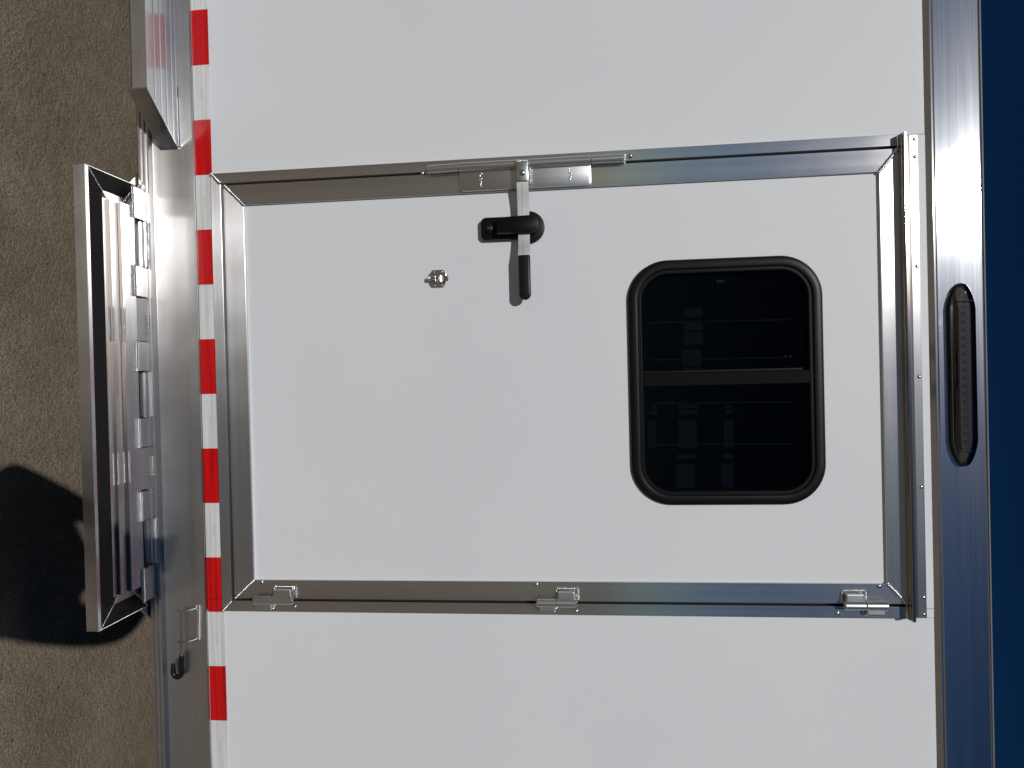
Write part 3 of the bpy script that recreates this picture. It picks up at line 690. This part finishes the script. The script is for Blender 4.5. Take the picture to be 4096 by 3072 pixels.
V = [(W(1.08, -2.16, .95), (.165, .115)), (W(1.08, -2.16, 1.12), (.165, .105)), (W(1.08, -2.16, 1.30), (.165, .115)), (W(1.085, -2.155, 1.40), (.14, .085)), (W(1.075, -2.14, 1.48), .056),
     (W(1.07, -2.12, 1.55), (.072, .085)), (W(1.07, -2.115, 1.63), (.078, .095)), (W(1.07, -2.12, 1.69), .055),
     (W(.985, -2.16, .86), .09), (W(.965, -2.13, .50), .062), (W(.955, -2.17, .09), .042), (W(.950, -2.06, .035), .036),
     (W(1.175, -2.16, .86), .09), (W(1.195, -2.13, .50), .062), (W(1.205, -2.17, .09), .042), (W(1.215, -2.06, .035), .036),
     (W(.915, -2.15, 1.375), .070), (W(.852, -1.985, 1.195), .058), (W(.955, -1.985, 1.44), .033), (W(.990, -1.975, 1.485), .028),
     (W(1.225, -2.15, 1.385), .080), (W(1.325, -1.985, 1.495), .060), (W(1.175, -1.990, 1.605), .042), (W(1.125, -1.985, 1.635), .028)]
E_ = [(0, 1), (1, 2), (2, 3), (3, 4), (4, 5), (5, 6), (6, 7), (0, 8), (8, 9), (9, 10), (10, 11), (0, 12), (12, 13), (13, 14), (14, 15),
      (3, 16), (16, 17), (17, 18), (18, 19), (3, 20), (20, 21), (21, 22), (22, 23)]
bme = skin_chain(V, E_)
for m in (m_shirt, m_jean, m_skin, m_shoe): bme.materials.append(m)
for p in bme.polygons:
    c = p.center; x, y, z = c.x + px, c.y + py, c.z
    i = 0
    if z < .08: i = 3
    elif z < .93: i = 1
    elif z > 1.455 and abs(x - 1.07) < .10 and y < -2.02: i = 2
    elif (Vector((x, y, z)) - Vector((.985, -1.975, 1.48))).length < .045 or (Vector((x, y, z)) - Vector((1.13, -1.985, 1.633))).length < .05: i = 2
    p.material_index = i; p.use_smooth = True
bo = bpy.data.objects.new('body', bme); COL.objects.link(bo); bo.parent = person
# hands: palm and five fingers each, closed on the camera
def hand(wrist, palm, dirs, nm='hand'):
    vs = [(W(*wrist), .024), (W(*palm), (.030, .020))]; es = [(0, 1)]
    for chain in dirs:
        prev = 1
        for k, pnt in enumerate(chain):
            vs.append((W(*pnt), .0095 - .0009 * k)); es.append((prev, len(vs) - 1)); prev = len(vs) - 1
    me = skin_chain(vs, es, 0, 1); me.materials.append(m_skin)
    for p in me.polygons: p.use_smooth = True
    o = bpy.data.objects.new(nm, me); COL.objects.link(o); o.parent = person
hand((1.125, -1.985, 1.635), (1.085, -1.985, 1.648), [[(1.058 - .006 * k, -1.972 + .014 * k, 1.652 - .001 * k), (1.040 - .004 * k, -1.958 + .012 * k, 1.646), (1.032, -1.950 + .011 * k, 1.632)] for k in range(4)] + [[(1.080, -2.005, 1.630), (1.060, -2.012, 1.618), (1.045, -2.010, 1.610)]])
hand((.990, -1.975, 1.485), (1.010, -1.970, 1.502), [[(1.025 + .008 * k, -1.955 + .010 * k, 1.507), (1.044 + .006 * k, -1.945 + .010 * k, 1.512), (1.056 + .003 * k, -1.942 + .010 * k, 1.522)] for k in range(4)] + [[(1.005, -1.995, 1.515), (1.010, -2.006, 1.532), (1.018, -2.006, 1.545)]])
# face, ears and hair
bm = bmesh.new()
for sx in (-1, 1): add_ball(bm, W(1.07 + sx * .030, -2.033, 1.598), .011, (1, .7, .8), 12, 8)
obj('eyes', bm, mat('eye_white', (.5, .45, .42), .3), person, smooth=80)
bm = bmesh.new(); add_ball(bm, W(1.07, -2.022, 1.575), .013, (.8, 1.1, 1.6), 12, 8); obj('nose', bm, m_skin, person, smooth=80)
bm = bmesh.new(); add_ball(bm, W(1.07, -2.032, 1.537), .020, (1.1, .4, .32), 12, 8); obj('mouth', bm, mat('lips', (.4, .16, .14), .5), person, smooth=80)
for sx in (-1, 1):
    bm = bmesh.new(); add_ball(bm, W(1.07 + sx * .080, -2.115, 1.588), .026, (.35, .7, 1.2), 12, 8); obj('ear', bm, m_skin, person, smooth=80)
bm = bmesh.new(); add_ball(bm, W(1.07, -2.135, 1.630), .100, (.92, 1.02, .92), 24, 16)
for v in bm.verts:
    v.co += v.co.normalized() * random.uniform(-.002, .003)
bmesh.ops.delete(bm, geom=[v for v in bm.verts if v.co.y + py > -2.05 and v.co.z < 1.66], context='VERTS')
obj('hair', bm, m_hair, person, smooth=80)
# the compact camera in their hands
camo = bpy.data.objects.new('compact_camera', None); COL.objects.link(camo); camo.location = (1.045, -1.93, 1.5738)
camo['label'] = 'black compact camera held upright in front of the face'; camo['category'] = 'camera'
def cb(bm):
    for v in bm.verts: v.co -= Vector((1.045, -1.93, 1.5738))
    return bm
obj('camera_body', cb(box(1.010, 1.078, -1.985, -1.945, 1.520, 1.632, .006)), m_grip, camo, smooth=40)
obj('lens_barrel', cb(tube([(1.0435, -1.945, 1.5738), (1.0435, -1.905, 1.5738), (1.0435, -1.902, 1.5738), (1.0435, -1.895, 1.5738), (1.0435, -1.890, 1.5738)], [.030, .030, .027, .027, .026], 28)), m_grip, camo, smooth=40)
obj('lens_glass', cb(tube([(1.0435, -1.890, 1.5738), (1.0435, -1.8885, 1.5738), (1.0435, -1.8875, 1.5738)], [.022, .020, .012], 24)), m_lens, camo, smooth=60)
obj('screen', cb(box(1.016, 1.070, -1.987, -1.9852, 1.540, 1.612)), m_black, camo)
